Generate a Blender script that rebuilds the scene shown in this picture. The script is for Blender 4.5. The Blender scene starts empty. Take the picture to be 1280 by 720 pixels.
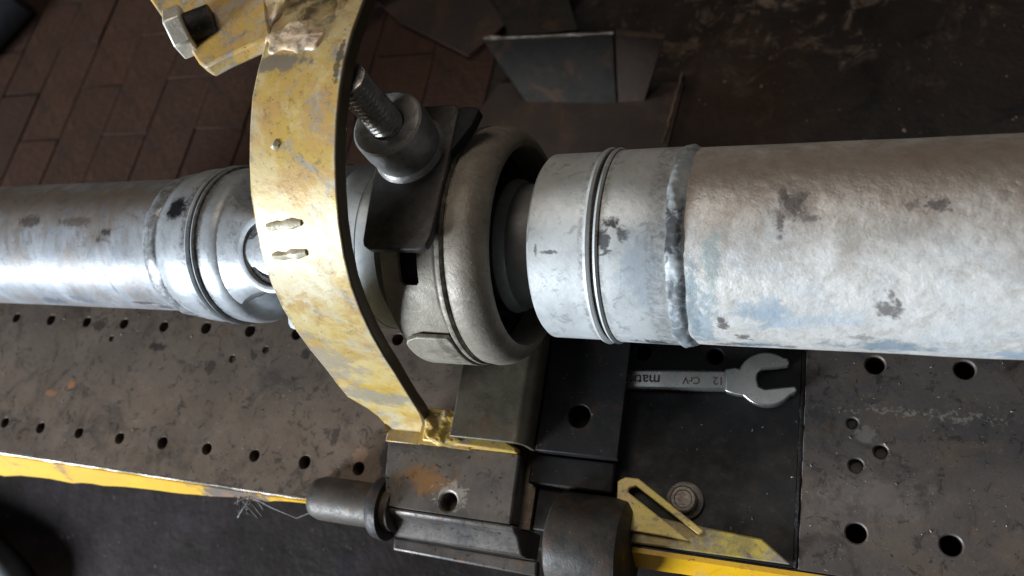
import bpy, bmesh, math, random
from mathutils import Vector, Matrix, noise as mnoise
random.seed(7)
S = 0.001                      # everything below is written in millimetres
sc = bpy.context.scene
COL = sc.collection

# ------------------------------------------------------------------ camera
cam_d = bpy.data.cameras.new('camera'); cam = bpy.data.objects.new('camera', cam_d); COL.objects.link(cam)
cam_d.sensor_width = 36.0; cam_d.lens = 28.125; cam_d.clip_start = 0.01; cam_d.clip_end = 50
RX = Vector((0.92222054, 0.16372441, -0.35029072))
RY = Vector((0.02250964, -0.92712604, -0.37407303))
RZ = Vector((-0.38600853, 0.33709291, -0.85870005))
cm = Matrix((RX, -RY, -RZ)).transposed().to_4x4()
cm.translation = Vector((625.843, -131.324, 429.132)) * S
cam.matrix_world = cm
cam_d.dof.use_dof = True; cam_d.dof.focus_distance = 0.385; cam_d.dof.aperture_fstop = 9.5
sc.camera = cam

# ------------------------------------------------------------------ world, lamps, exposure
w = bpy.data.worlds.new('World'); sc.world = w; w.use_nodes = True
bg = w.node_tree.nodes['Background']
bg.inputs[0].default_value = (0.92, 0.92, 0.95, 1); bg.inputs[1].default_value = 0.05

def area(name, loc, target, size, sizey, power, col):
    d = bpy.data.lights.new(name, 'AREA'); d.shape = 'RECTANGLE'; d.size = size; d.size_y = sizey
    d.energy = power; d.color = col
    o = bpy.data.objects.new(name, d); COL.objects.link(o)
    o.location = Vector(loc) * S
    o.rotation_euler = (Vector(target) * S - o.location).to_track_quat('-Z', 'Y').to_euler()
    return o
area('workshop_window_light', (-1700, -2050, 690), (500, 0, 90), 1.1, 0.7, 205, (0.81, 0.905, 1.0))
area('overhead_fill_light', (150, 500, 1700), (400, 100, 0), 0.6, 0.6, 7.5, (1.0, 0.90, 0.78))  # unseen fill light, added to lift the shaft tops and background

vs = sc.view_settings; vs.view_transform = 'Standard'; vs.look = 'None'; vs.exposure = 0.0; vs.gamma = 1.0
vs.use_curve_mapping = False
sc.render.resolution_x = 1024; sc.render.resolution_y = 576

# ------------------------------------------------------------------ mesh helpers (mm)
def lin(r, g, b):
    f = lambda c: (c/255/12.92) if c/255 <= 0.04045 else ((c/255 + 0.055)/1.055)**2.4
    return (f(r), f(g), f(b), 1)

def join(*parts):
    V, F = [], []
    for v, f in parts:
        n = len(V); V += list(v); F += [tuple(i + n for i in q) for q in f]
    return V, F

def box(x0, x1, y0, y1, z0, z1):
    v = [(x0,y0,z0),(x1,y0,z0),(x1,y1,z0),(x0,y1,z0),(x0,y0,z1),(x1,y0,z1),(x1,y1,z1),(x0,y1,z1)]
    return v, [(3,2,1,0),(4,5,6,7),(0,1,5,4),(1,2,6,5),(2,3,7,6),(3,0,4,7)]

def prism(poly, z0, z1, fn=None):
    """outline (a,b) in order, extruded from z0 to z1; fn maps (a,b,z) to world"""
    fn = fn or (lambda a, b, z: (a, b, z))
    n = len(poly)
    v = [fn(a, b, z0) for a, b in poly] + [fn(a, b, z1) for a, b in poly]
    f = [tuple(range(n))[::-1], tuple(range(n, 2*n))]
    f += [(i, (i+1) % n, (i+1) % n + n, i + n) for i in range(n)]
    return v, f

def lathe(profile, origin, axis=(1,0,0), ref=(0,0,1), seg=96, wob=None, a0=0, a1=360, closed=False):
    """profile: (distance along axis, radius); wob(t,ang,r) -> radius"""
    ax = Vector(axis).normalized(); u = Vector(ref); u = (u - ax*u.dot(ax)).normalized(); q = ax.cross(u)
    o = Vector(origin); full = abs(a1 - a0) >= 360
    n = seg if full else seg + 1
    V = []
    for (t, r) in profile:
        for i in range(n):
            a = math.radians(a0 + (a1 - a0)*i/seg)
            rr = wob(t, a, r) if wob else r
            V.append(tuple(o + ax*t + (u*math.cos(a) + q*math.sin(a))*rr))
    F = []; m = len(profile)
    for j in range(m if closed else m - 1):
        k = (j+1) % m
        for i in range(seg):
            i2 = (i+1) % n
            F.append((j*n+i, j*n+i2, k*n+i2, k*n+i))
    if not full and closed:
        F.append(tuple(j*n for j in range(m))); F.append(tuple(j*n+n-1 for j in range(m))[::-1])
    return V, F

def capped(profile):
    return [(profile[0][0], 0.01)] + list(profile) + [(profile[-1][0], 0.01)]

def tube(pts, r, seg=10, wob=0, seed=0):
    P = [Vector(p) for p in pts]; V, F = [], []
    up = Vector((0.13, 0.21, 0.97)); n = len(P)
    for i, p in enumerate(P):
        d = (P[min(i+1, n-1)] - P[max(i-1, 0)]).normalized()
        u = d.cross(up).normalized(); q = d.cross(u)
        rr = r[i] if isinstance(r, (list, tuple)) else r
        for k in range(seg):
            a = 2*math.pi*k/seg
            x = rr*(1 + wob*mnoise.noise(Vector((i*0.7 + seed, k*0.9, seed*3.1))))
            V.append(tuple(p + (u*math.cos(a) + q*math.sin(a))*x))
    for i in range(n-1):
        for k in range(seg):
            F.append((i*seg+k, i*seg+(k+1) % seg, (i+1)*seg+(k+1) % seg, (i+1)*seg+k))
    F.append(tuple(range(seg))[::-1]); F.append(tuple((n-1)*seg + k for k in range(seg)))
    return V, F

def xform(geo, M):
    return [tuple(M @ Vector(v)) for v in geo[0]], geo[1]

def tag(o, label=None, cat=None, group=None, kind=None):
    if label: o['label'] = label
    if cat: o['category'] = cat
    if group: o['group'] = group
    if kind: o['kind'] = kind
    return o

ROOT = {}
def thing(name, loc, label, cat, group=None):
    o = bpy.data.objects.new(name, None); COL.objects.link(o)
    o.location = Vector(loc) * S; o.empty_display_size = 0.02
    ROOT[o.name] = Vector(loc)
    return tag(o, label, cat, group)

def build(name, geo, mat, parent=None, smooth=40, bevel=0, seg=2, org=None, cut=None, disp=None):
    off = Vector(org) if org else Vector((0,0,0))
    if parent is not None: off = ROOT[parent.name]
    V = [((v[0]-off.x)*S, (v[1]-off.y)*S, (v[2]-off.z)*S) for v in geo[0]]
    me = bpy.data.meshes.new(name); me.from_pydata(V, [], geo[1])
    bm = bmesh.new(); bm.from_mesh(me)
    bmesh.ops.remove_doubles(bm, verts=bm.verts, dist=2e-6)
    bmesh.ops.recalc_face_normals(bm, faces=bm.faces)
    bm.to_mesh(me); bm.free()
    o = bpy.data.objects.new(name, me); COL.objects.link(o)
    if parent is None: o.location = off * S
    else: o.parent = parent
    ROOT[o.name] = off
    if cut is not None:
        cme = bpy.data.meshes.new('cut')
        cme.from_pydata([((v[0]-off.x)*S, (v[1]-off.y)*S, (v[2]-off.z)*S) for v in cut[0]], [], cut[1])
        bm = bmesh.new(); bm.from_mesh(cme)
        bmesh.ops.remove_doubles(bm, verts=bm.verts, dist=2e-6)
        bmesh.ops.recalc_face_normals(bm, faces=bm.faces); bm.to_mesh(cme); bm.free()
        co = bpy.data.objects.new('cut', cme); COL.objects.link(co)
        sp, ol = o.parent, o.location.copy(); o.parent = None; o.location = (0,0,0)
        md = o.modifiers.new('b', 'BOOLEAN'); md.object = co; md.operation = 'DIFFERENCE'; md.solver = 'EXACT'
        dg = bpy.context.evaluated_depsgraph_get(); dg.update()
        nm = bpy.data.meshes.new_from_object(o.evaluated_get(dg))
        o.modifiers.clear(); o.data = nm; nm.name = name
        bpy.data.objects.remove(co)
        o.parent = sp; o.location = ol; me = nm
    me.materials.clear(); me.materials.append(mat)
    if smooth:
        me.polygons.foreach_set('use_smooth', [True]*len(me.polygons))
        me.set_sharp_from_angle(angle=math.radians(smooth))
    if bevel:
        b = o.modifiers.new('edges', 'BEVEL'); b.width = bevel*S; b.segments = seg
        b.limit_method = 'ANGLE'; b.angle_limit = math.radians(35)
    return o

# ------------------------------------------------------------------ materials
class Mat:
    def __init__(s, name, org=(0,0,0)):
        s.m = bpy.data.materials.new(name); s.m.use_nodes = True
        s.nt = s.m.node_tree; s.N = s.nt.nodes; s.L = s.nt.links
        s.b = s.N['Principled BSDF']; s.org = Vector(org)
        tc = s.N.new('ShaderNodeTexCoord')
        a = s.N.new('ShaderNodeVectorMath'); a.operation = 'SCALE'; a.inputs['Scale'].default_value = 1000.0
        s.L.new(tc.outputs['Object'], a.inputs[0])
        b = s.N.new('ShaderNodeVectorMath'); b.operation = 'ADD'; b.inputs[1].default_value = s.org
        s.L.new(a.outputs[0], b.inputs[0]); s.P = b.outputs[0]          # position in mm
        s.h = None
    def link(s, v, sock):
        if hasattr(v, 'is_output') or isinstance(v, bpy.types.NodeSocket): s.L.new(v, sock)
        else: sock.default_value = v
    def scaled(s, st, vec=None):
        n = s.N.new('ShaderNodeVectorMath'); n.operation = 'MULTIPLY'; n.inputs[1].default_value = st
        s.L.new(vec or s.P, n.inputs[0]); return n.outputs[0]
    def noise(s, size, detail=5, rough=0.6, dist=0.0, stretch=(1,1,1), seed=0.0):
        n = s.N.new('ShaderNodeTexNoise'); n.noise_dimensions = '3D'; detail = min(detail, 5)
        n.inputs['Scale'].default_value = 1.0/size; n.inputs['Detail'].default_value = detail
        n.inputs['Roughness'].default_value = rough; n.inputs['Distortion'].default_value = dist
        mv = s.N.new('ShaderNodeVectorMath'); mv.operation = 'MULTIPLY_ADD'; mv.inputs[1].default_value = stretch
        mv.inputs[2].default_value = (seed*size*7.31, -seed*size*3.77, seed*size*5.19)
        s.L.new(s.P, mv.inputs[0]); s.L.new(mv.outputs[0], n.inputs['Vector']); return n.outputs['Fac']
    def voro(s, size, feature='F1', stretch=(1,1,1), rnd=1.0):
        n = s.N.new('ShaderNodeTexVoronoi'); n.feature = feature; n.inputs['Scale'].default_value = 1.0/size
        n.inputs['Randomness'].default_value = rnd
        s.L.new(s.scaled(stretch), n.inputs['Vector']); return n.outputs['Distance']
    def rng(s, fac, a, b, lo=0.0, hi=1.0):
        n = s.N.new('ShaderNodeMapRange'); n.interpolation_type = 'SMOOTHSTEP'
        n.inputs[1].default_value = a; n.inputs[2].default_value = b
        n.inputs[3].default_value = lo; n.inputs[4].default_value = hi
        s.L.new(fac, n.inputs[0]); return n.outputs[0]
    def math(s, op, a, b):
        n = s.N.new('ShaderNodeMath'); n.operation = op
        s.link(a, n.inputs[0]); s.link(b, n.inputs[1]); return n.outputs[0]
    def mix(s, fac, a, b):
        n = s.N.new('ShaderNodeMix'); n.data_type = 'RGBA'
        s.link(fac, n.inputs[0]); s.link(a, n.inputs[6]); s.link(b, n.inputs[7]); return n.outputs[2]
    def spot(s, c, r, rag=0.5, size=4, soft=0.25, seed=0):
        """a stain with its own ragged outline round the point c (mm)"""
        n = s.N.new('ShaderNodeVectorMath'); n.operation = 'SUBTRACT'; n.inputs[1].default_value = c
        s.L.new(s.P, n.inputs[0])
        q = s.scaled((1/r[0], 1/r[1], 1/r[2]), n.outputs[0])
        l = s.N.new('ShaderNodeVectorMath'); l.operation = 'LENGTH'; s.L.new(q, l.inputs[0])
        nz = s.rng(s.noise(size, 4, 0.65, 0.6, seed=seed), 0.2, 0.8, -rag, rag)
        return s.rng(s.math('ADD', l.outputs['Value'], nz), 0.75 + soft, 0.75 - soft)
    def band(s, axis, a, b, soft=2.0):
        sx = s.N.new('ShaderNodeSeparateXYZ'); s.L.new(s.P, sx.inputs[0])
        v = sx.outputs[axis]
        return s.math('MULTIPLY', s.rng(v, a - soft, a + soft), s.rng(v, b + soft, b - soft))
    def bump(s, fac, strength, dist):
        n = s.N.new('ShaderNodeBump'); n.inputs['Strength'].default_value = strength
        n.inputs['Distance'].default_value = dist*S
        s.L.new(fac, n.inputs['Height'])
        if s.h is not None: s.L.new(s.h, n.inputs['Normal'])
        s.h = n.outputs[0]
    def done(s, col, rough=0.5, metal=0.0, spec=0.5):
        s.link(col, s.b.inputs['Base Color']); s.link(rough, s.b.inputs['Roughness'])
        s.link(metal, s.b.inputs['Metallic']); s.b.inputs['Specular IOR Level'].default_value = spec
        if s.h is not None: s.L.new(s.h, s.b.inputs['Normal'])
        return s.m

def steel(name, c1, c2, org=(0,0,0), grain=14, rough=(0.35,0.6), metal=0.7, bump=0.3, rust=0.0, oil=0.35, fine=1.2, rustcol=(92,58,36), spec=0.5):
    m = Mat(name, org)
    c = m.mix(m.rng(m.noise(grain, 7, 0.65, 0.3), 0.3, 0.7), c1, c2)
    c = m.mix(m.math('MULTIPLY', m.rng(m.noise(grain*0.35, 6, 0.7, 0.8, seed=3), 0.56, 0.68), oil), c, lin(28, 26, 25))
    if rust: c = m.mix(m.math('MULTIPLY', m.rng(m.noise(grain*0.8, 6, 0.7, 0.5, seed=8), 0.5, 0.68), rust), c, lin(*rustcol))
    sp = m.rng(m.noise(fine*1.6, 3, 0.6, seed=5), 0.68, 0.76)
    c = m.mix(m.math('MULTIPLY', sp, 0.35), c, lin(185, 180, 172))
    m.bump(m.noise(grain*0.5, 6, 0.7), bump, 1.2)
    m.bump(m.noise(fine, 4, 0.7, seed=2), bump, 0.35)
    r = m.rng(m.noise(grain*0.4, 5, 0.7, seed=11), 0.3, 0.7, rough[0], rough[1])
    return m.done(c, r, metal, spec)

# bench plate : brown-grey mill scale with rust, oil drips, bright scratches
def bench_mat(name, c1, c2, oil, org, seed=0, bright=1.0):
    m = Mat(name, org)
    c = m.mix(m.rng(m.noise(60, 6, 0.6, 0.4, seed=seed), 0.3, 0.7), c1, c2)
    c = m.mix(m.math('MULTIPLY', m.rng(m.noise(22, 7, 0.7, 0.6, (0.5,1,1), seed=seed+4), 0.48, 0.72), 0.6*bright), c, lin(116, 96, 78))
    c = m.mix(m.math('MULTIPLY', m.rng(m.noise(30, 6, 0.7, 1.0, seed=seed+9), 0.5, 0.66), oil), c, lin(30, 28, 28))
    c = m.mix(m.math('MULTIPLY', m.rng(m.noise(9, 6, 0.75, 0.8, seed=seed+2), 0.55, 0.63), 0.65), c, lin(40, 35, 32))
    c = m.mix(m.math('MULTIPLY', m.rng(m.noise(5, 6, 0.75, 0.5, seed=seed+17), 0.57, 0.66), 0.5*bright), c, lin(122, 108, 94))
    ru = m.rng(m.noise(16, 5, 0.7, 0.5, seed=seed+6), 0.64, 0.74)
    c = m.mix(m.math('MULTIPLY', ru, 0.55*bright), c, lin(120, 84, 56))
    sc_ = m.rng(m.noise(3.0, 5, 0.7, 0.2, (0.12,1,1), seed=seed+1), 0.65, 0.73)
    c = m.mix(m.math('MULTIPLY', sc_, 0.35*bright), c, lin(170, 160, 150))
    dots = m.rng(m.noise(1.8, 2, 0.5, seed=seed+3), 0.72, 0.78)
    c = m.mix(m.math('MULTIPLY', dots, 0.55*bright), c, lin(190, 182, 174))
    dd = m.rng(m.noise(2.6, 2, 0.5, seed=seed+13), 0.7, 0.75)
    c = m.mix(m.math('MULTIPLY', dd, 0.7), c, lin(22, 20, 20))
    m.bump(m.noise(14, 6, 0.7, seed=seed), 0.22, 1.0)
    m.bump(m.noise(1.6, 4, 0.7, seed=seed), 0.25, 0.3)
    r = m.rng(m.noise(20, 6, 0.7, seed=seed+5), 0.3, 0.7, 0.42, 0.7)
    return m, c, r

# ================================================================== SETTING
FZ = -250.0
m = Mat('oily_floor')
c = m.mix(m.rng(m.noise(160, 7, 0.65, 0.5), 0.3, 0.7), lin(32, 26, 22), lin(46, 37, 31))
c = m.mix(m.rng(m.noise(70, 6, 0.7, 0.8, seed=3), 0.52, 0.68), c, lin(26, 22, 21))
c = m.mix(m.math('MULTIPLY', m.spot((-400, 560, FZ), (620, 520, 400), 0.15, 60, 0.15), 0.9), c, lin(38, 25, 18))
dust = m.math('MULTIPLY', m.rng(m.noise(45, 8, 0.75, 0.6, seed=9), 0.5, 0.66), m.spot((560, 490, FZ), (210, 170, 400), 0.35, 60, 0.3))
c = m.mix(m.math('MULTIPLY', dust, 0.75), c, lin(140, 120, 104))
c = m.mix(m.math('MULTIPLY', m.spot((520, 330, FZ), (90, 120, 400), 0.4, 40, 0.3), 0.4), c, lin(64, 44, 30))
c = m.mix(m.math('MULTIPLY', m.math('MULTIPLY', m.rng(m.noise(60, 8, 0.7, 0.2, seed=21), 0.35, 0.75), m.spot((-60, -190, FZ), (260, 150, 400), 0.4, 80, 0.5)), 0.5), c, lin(80, 66, 76))
dots = m.rng(m.noise(5, 2, 0.5, seed=2), 0.72, 0.77)
c = m.mix(m.math('MULTIPLY', dots, 0.6), c, lin(165, 145, 125))
m.bump(m.noise(30, 8, 0.7), 0.5, 4); m.bump(m.noise(4, 4, 0.7), 0.4, 1)
FLOOR = m.done(c, m.rng(m.noise(40, 5, 0.6, seed=5), 0.3, 0.7, 0.6, 0.9), 0.0, 0.25)

floor = build('floor', box(-3000, 3000, -2500, 3000, FZ-40, FZ), FLOOR, smooth=0)
tag(floor, kind='structure')

# brown floor blocks behind the bench
m = Mat('brown_block')
oi = m.N.new('ShaderNodeObjectInfo')
c = m.mix(m.rng(m.noise(60, 7, 0.7, 0.4), 0.3, 0.7), lin(56, 33, 20), lin(66, 40, 25))
c = m.mix(m.math('MULTIPLY', oi.outputs['Random'], 0.55), c, lin(46, 29, 20))
c = m.mix(m.rng(m.noise(26, 7, 0.75, 0.8, seed=4), 0.52, 0.7), c, lin(36, 25, 19))
c = m.mix(m.math('MULTIPLY', m.rng(m.noise(9, 5, 0.7, 0.4, seed=6), 0.62, 0.72), 0.4), c, lin(104, 76, 58))
c = m.mix(m.math('MULTIPLY', m.rng(m.noise(5, 5, 0.75, 0.6, seed=16), 0.56, 0.68), 0.55), c, lin(28, 22, 18))
c = m.mix(m.math('MULTIPLY', m.rng(m.noise(3.4, 3, 0.6, 0.2, seed=18), 0.69, 0.75), 0.7), c, lin(128, 104, 84))
m.bump(m.noise(12, 7, 0.75), 0.7, 3.0); m.bump(m.noise(3, 5, 0.7), 0.6, 1.0)
BLOCK = m.done(c, 0.78, 0.0, 0.3)
bw, bl = 84, 168
bv, bf = box(-bw/2+0.6, bw/2-0.6, -bl/2+0.6, bl/2-0.6, -6, 1.6)
bm_ = bmesh.new()
vv = [bm_.verts.new(Vector(p)*S) for p in bv]
for q in bf: bm_.faces.new([vv[i] for i in q])
bmesh.ops.recalc_face_normals(bm_, faces=bm_.faces)
bmesh.ops.bevel(bm_, geom=bm_.edges[:], offset=0.8*S, segments=1, affect='EDGES')
bme = bpy.data.meshes.new('brick'); bm_.to_mesh(bme); bm_.free(); bme.materials.append(BLOCK)
for i in range(-13, 4):
    for j in range(0, 5):
        o = bpy.data.objects.new('brick', bme); COL.objects.link(o); o.parent = floor
        x = i*bw - 45 + j*3; y = 180 + j*bl + (bl*0.5 if i % 2 else 0) + random.uniform(-2, 2)
        o.location = Vector((x + random.uniform(-1.2, 1.2), y, FZ + random.uniform(-0.6, 0.8)))*S
        o.rotation_euler = (random.uniform(-.012, .012), random.uniform(-.012, .012), -0.03 + random.uniform(-.012, .012))

# ================================================================== WORKBENCH
bench = thing('workbench', (300, -20, FZ), 'long steel workbench with rows of drilled holes and yellow painted front edge', 'workbench')
BO = (300, -20, FZ)
mA, c, r = bench_mat('bench_brown_steel', lin(98, 85, 74), lin(120, 104, 90), 0.4, BO, 0)
for (p, rr, col, k) in [((88, -50, 0), (5, 4, 8), (170, 112, 62), 0.8), ((70, -58, 0), (8, 3, 8), (165, 118, 78), 0.6), ((352, -76, 0), (6.5, 6.5, 8), (150, 122, 102), 0.9),
                        ((330, -66, 0), (4, 8, 8), (40, 36, 34), 0.7), ((372, -76, 0), (8, 16, 8), (48, 46, 44), 0.85), ((160, -16, 0), (11, 4, 8), (52, 42, 36), 0.9), ((95, -2, 0), (8, 6, 8), (58, 42, 34), 0.8),
                        ((292, -14, 0), (5, 5, 8), (42, 38, 36), 0.8), ((250, -18, 0), (4, 4, 8), (46, 42, 40), 0.7), ((215, -28, 0), (5, 7, 8), (50, 44, 40), 0.7)]:
    c = mA.mix(mA.math('MULTIPLY', mA.spot(p, rr, 0.35, 3, 0.15), k), c, lin(*col))
BENCH_A = mA.done(c, r, 0.35)
mB, c, r = bench_mat('bench_dark_oiled_steel', lin(32, 31, 32), lin(40, 39, 39), 0.5, BO, 31, 0.18)
BENCH_B = mB.done(c, r, 0.0, 0.25)
mC, c, r = bench_mat('bench_grey_steel', lin(80, 74, 71), lin(100, 92, 87), 0.5, BO, 57, 0.9)
tr = mC.math('MULTIPLY', mC.spot((664, -24, 0), (45, 3.5, 9), 0.5, 4, 0.3), mC.rng(mC.noise(3, 5, 0.7, seed=77), 0.5, 0.6))
c = mC.mix(mC.math('MULTIPLY', tr, 0.6), c, lin(160, 152, 142))
c = mC.mix(mC.math('MULTIPLY', mC.spot((640, -66, 0), (30, 10, 9), 0.8, 7, 0.4), 0.3), c, lin(134, 126, 120))
c = mC.mix(mC.math('MULTIPLY', mC.spot((636, -36, 0), (6, 6, 9), 0.4, 4, 0.2), 0.5), c, lin(140, 134, 128))
BENCH_C = mC.done(c, r, 0.35)

def hole(x, y, r, z0, z1, seg=20):
    return lathe([(z0, 0.001), (z0, r), (z1, r), (z1, 0.001)], (x, y, 0), (0,0,1), (1,0,0), seg)
YF, YB, TH = -105.0, 70.0, -9.0
hA = []
for i in range(-6, 12):
    hA.append(hole(40*i + random.uniform(-.4, .4), random.uniform(-.5, .5), 4.3 + random.uniform(-.25, .25), -20, 5))
    x2 = 40*i + 32.6
    if x2 < 465: hA.append(hole(x2 + random.uniform(-.5, .5), -84.2 + random.uniform(-.5, .5), 4.3 + random.uniform(-.25, .25), -20, 5))
for (x, y, r_) in [(299, -11, 3.2), (258, -13, 2.6), (112, -12, 2.4), (232, -21, 3.0)]: hA.append(hole(x, y, r_, -1.6, 5))
build('top_plate', box(-340, 468.5, YF, YB, TH, 0), BENCH_A, bench, 30, 0.8, 2, cut=join(*hA))
hB = [hole(520, 0, 4.5, -20, 5), hole(560, 0, 4.5, -20, 5)]
build('top_plate', box(470, 605, YF+0.6, YB, TH, -0.6), BENCH_B, bench, 30, 0.8, 2, cut=join(*hB))
hC = [hole(40*i, 0, 4.6, -20, 5) for i in (16, 17, 18, 19, 20)] + [hole(40*i + 32.6, -84.2, 4.7, -20, 5) for i in (15, 16, 17, 18, 19)]
hC += [hole(630, -31, 2.6, -3, 5), hole(643, -44, 3.2, -5, 5), hole(632, -52, 3.4, -5, 5)]
build('top_plate', box(607, 1000, YF+0.3, YB, TH, 0), BENCH_C, bench, 30, 0.8, 2, cut=join(*hC))
# weld bead in the joint
DARKW = steel('dark_weld_steel', lin(26, 25, 25), lin(44, 41, 39), BO, 4, (0.35, 0.6), 0.5, 0.5)
build('weld_seam', tube([(606.1 + random.uniform(-.25, .25), y, -1.3 + random.uniform(-.4, .3)) for y in range(-104, 66, 4)], 1.5, 8, 0.4, 3), DARKW, bench)
# yellow painted fascia under the front edge, ragged lower edge
def yellow_paint(name, org, worn=0.45, grime=0.5, base=(214, 176, 42), seed=0, grain=16):
    m = Mat(name, org)
    c = m.mix(m.rng(m.noise(grain*1.5, 6, 0.65, 0.4, seed=seed), 0.3, 0.7), lin(*base), lin(int(base[0]*0.97), int(base[1]*0.93), int(min(base[2]*1.25, base[1]*0.8))))
    wear = m.rng(m.noise(grain, 8, 0.72, 0.7, seed=seed+5), 0.60-0.18*worn, 0.74-0.18*worn)
    c = m.mix(wear, c, lin(150, 140, 124))
    c = m.mix(m.math('MULTIPLY', m.rng(m.noise(grain*0.5, 7, 0.75, 1.0, seed=seed+7), 0.54, 0.68), grime), c, lin(84, 68, 42))
    pits = m.rng(m.noise(2.4, 4, 0.65, 0.4, seed=seed+2), 0.66, 0.72)
    c = m.mix(m.math('MULTIPLY', pits, 0.9), c, lin(44, 38, 32))
    m.bump(wear, -0.25, 0.35); m.bump(m.noise(6, 6, 0.7, seed=seed), 0.3, 0.7); m.bump(pits, -0.4, 0.3)
    r = m.rng(wear, 0, 1, 0.40, 0.5)
    return m, c, r, wear
my, c, r, _ = yellow_paint('yellow_fascia_paint', BO, 0.1, 0.25, (226, 178, 22), 4, 22)
c = my.mix(my.math('MULTIPLY', my.spot((262, -112, -8), (42, 30, 30), 0.5, 14, 0.3), 0.95), c, lin(96, 88, 86))
c = my.mix(my.math('MULTIPLY', my.rng(my.noise(30, 6, 0.7, 0.5, (.6, 1, 1), seed=3), 0.6, 0.66), 0.7), c, lin(140, 104, 80))
FASCIA = my.done(c, r, 0.0)
def fascia(x0, x1, h0, h1, rag):
    n = 60; top = []; bot = []
    for i in range(n+1):
        x = x0 + (x1-x0)*i/n
        h = h0 + (h1-h0)*i/n + rag*mnoise.noise(Vector((x*0.035, 3.3, 0))) + rag*.4*mnoise.noise(Vector((x*0.15, 9, 0)))
        top.append((x, -0.8)); bot.append((x, -max(2.0, h)))
    return prism(top + bot[::-1], 0, 2.5, lambda a, b, z: (a, YF - 0.2 - z + b*0.52, b))
build('edge_strip', fascia(-340, 352, 52, 1, 4), FASCIA, bench, 30)
build('edge_strip', fascia(500, 1000, 13, 18, 2), FASCIA, bench, 30)
EDGE = steel('bare_edge_steel', lin(165, 158, 150), lin(120, 112, 104), BO, 8, (0.3, 0.5), 0.8, 0.3)
build('edge_rim', tube([(x, YF - 1.0, -1.3 + random.uniform(-.25, .25)) for x in range(-340, 356, 6)], 1.3, 6, 0.4, 5), EDGE, bench)
DARKS = steel('dark_steel', lin(42, 41, 42), lin(60, 57, 55), BO, 20, (0.4, 0.65), 0.4, 0.35, 0.3)
build('hole_blackout_tray', join(box(-340, 1000, -98, -95, -60, TH - 0.1), box(-340, 1000, 62, 65, -60, TH - 0.1), box(-340, 1000, -98, 65, -64, -60.1)), DARKS, bench, 30)  # unseen box added beneath the plates to keep the holes dark
for x in (-250, 250, 750):
    build('leg', box(x-40, x+40, -30, 50, FZ, -64.1), DARKS, bench, 30, 2)

# ================================================================== DRIVESHAFT
AY, AZ = 25.0, 89.0
SO = (450, AY, AZ - 45)
shaft = thing('driveshaft', SO, 'pale grey two-piece vehicle driveshaft lying across the workbench fixture', 'driveshaft')
F_ = Vector((0, -0.416, 0.909))         # direction from the axis toward the open front side
def on_shaft(x, deg, r=45.0):
    """deg measured from the top of the shaft toward the front"""
    a = math.radians(deg); return (x, AY - r*math.sin(a), AZ + r*math.cos(a))

# right tube, crusty pale finish
m = Mat('crusty_pale_tube', SO)
c = m.mix(m.rng(m.noise(40, 5, 0.6, 0.3), 0.3, 0.7), lin(206, 202, 196), lin(222, 219, 214))
c = m.mix(m.math('MULTIPLY', m.rng(m.noise(9, 7, 0.75, 0.6, seed=2), 0.47, 0.64), 0.5), c, lin(174, 166, 155))
c = m.mix(m.math('MULTIPLY', m.rng(m.noise(5, 6, 0.7, 0.5, seed=12), 0.56, 0.64), 0.6), c, lin(224, 222, 218))
c = m.mix(m.math('MULTIPLY', m.rng(m.noise(2.2, 5, 0.7, 0.5, seed=42), 0.57, 0.65), 0.4), c, lin(156, 147, 137))
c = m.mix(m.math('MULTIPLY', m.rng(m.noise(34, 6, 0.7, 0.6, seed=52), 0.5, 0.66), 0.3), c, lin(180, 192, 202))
c = m.mix(m.math('MULTIPLY', m.rng(m.noise(13, 6, 0.7, 0.6, seed=22), 0.6, 0.72), 0.35), c, lin(180, 150, 130))
top_br = m.spot((680, AY + 14, AZ + 45), (280, 36, 30), 0.3, 20, 0.5)
c = m.mix(m.math('MULTIPLY', top_br, 0.75), c, lin(146, 128, 112))
c = m.mix(m.math('MULTIPLY', m.spot(on_shaft(605, 2), (12, 11, 11), 0.5, 10, 0.5), 0.6), c, lin(92, 84, 80))
c = m.mix(m.math('MULTIPLY', m.spot(on_shaft(628, 18), (8, 9, 9), 0.6, 7, 0.5), 0.35), c, lin(128, 116, 96))
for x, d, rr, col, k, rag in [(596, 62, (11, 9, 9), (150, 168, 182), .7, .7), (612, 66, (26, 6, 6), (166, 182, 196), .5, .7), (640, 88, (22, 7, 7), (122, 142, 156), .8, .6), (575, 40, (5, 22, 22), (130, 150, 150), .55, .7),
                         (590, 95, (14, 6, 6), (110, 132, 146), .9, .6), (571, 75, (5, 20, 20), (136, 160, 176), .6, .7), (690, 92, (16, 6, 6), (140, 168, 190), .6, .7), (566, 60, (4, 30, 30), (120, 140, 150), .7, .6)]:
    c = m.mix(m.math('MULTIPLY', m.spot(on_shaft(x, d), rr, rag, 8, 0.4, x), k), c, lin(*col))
for x, d, rr, k in [(606, 3, (5.5, 6, 6), .95), (602, -3, (3, 3, 3), .8), (611, 10, (4, 3, 3), .8), (601, 14, (2, 6, 6), .8), (656, 5, (5, 4, 4), .9), (648, 4, (4, 3, 3), .7), (641, 57, (5.5, 5, 5), .85), (641, 49, (2, 3, 3), .8),
                    (578, 71, (2.6, 5, 5), .9), (586, 84, (3.5, 3, 3), .85), (632, 78, (5, 2.6, 2.6), .5), (604, 97, (5, 3, 3), .7), (578, 98, (8, 4, 4), .7)]:
    c = m.mix(m.math('MULTIPLY', m.spot(on_shaft(x, d), rr, 0.65, 3.2, 0.32, x*0.7), k*0.9), c, lin(84, 76, 76))
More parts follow.
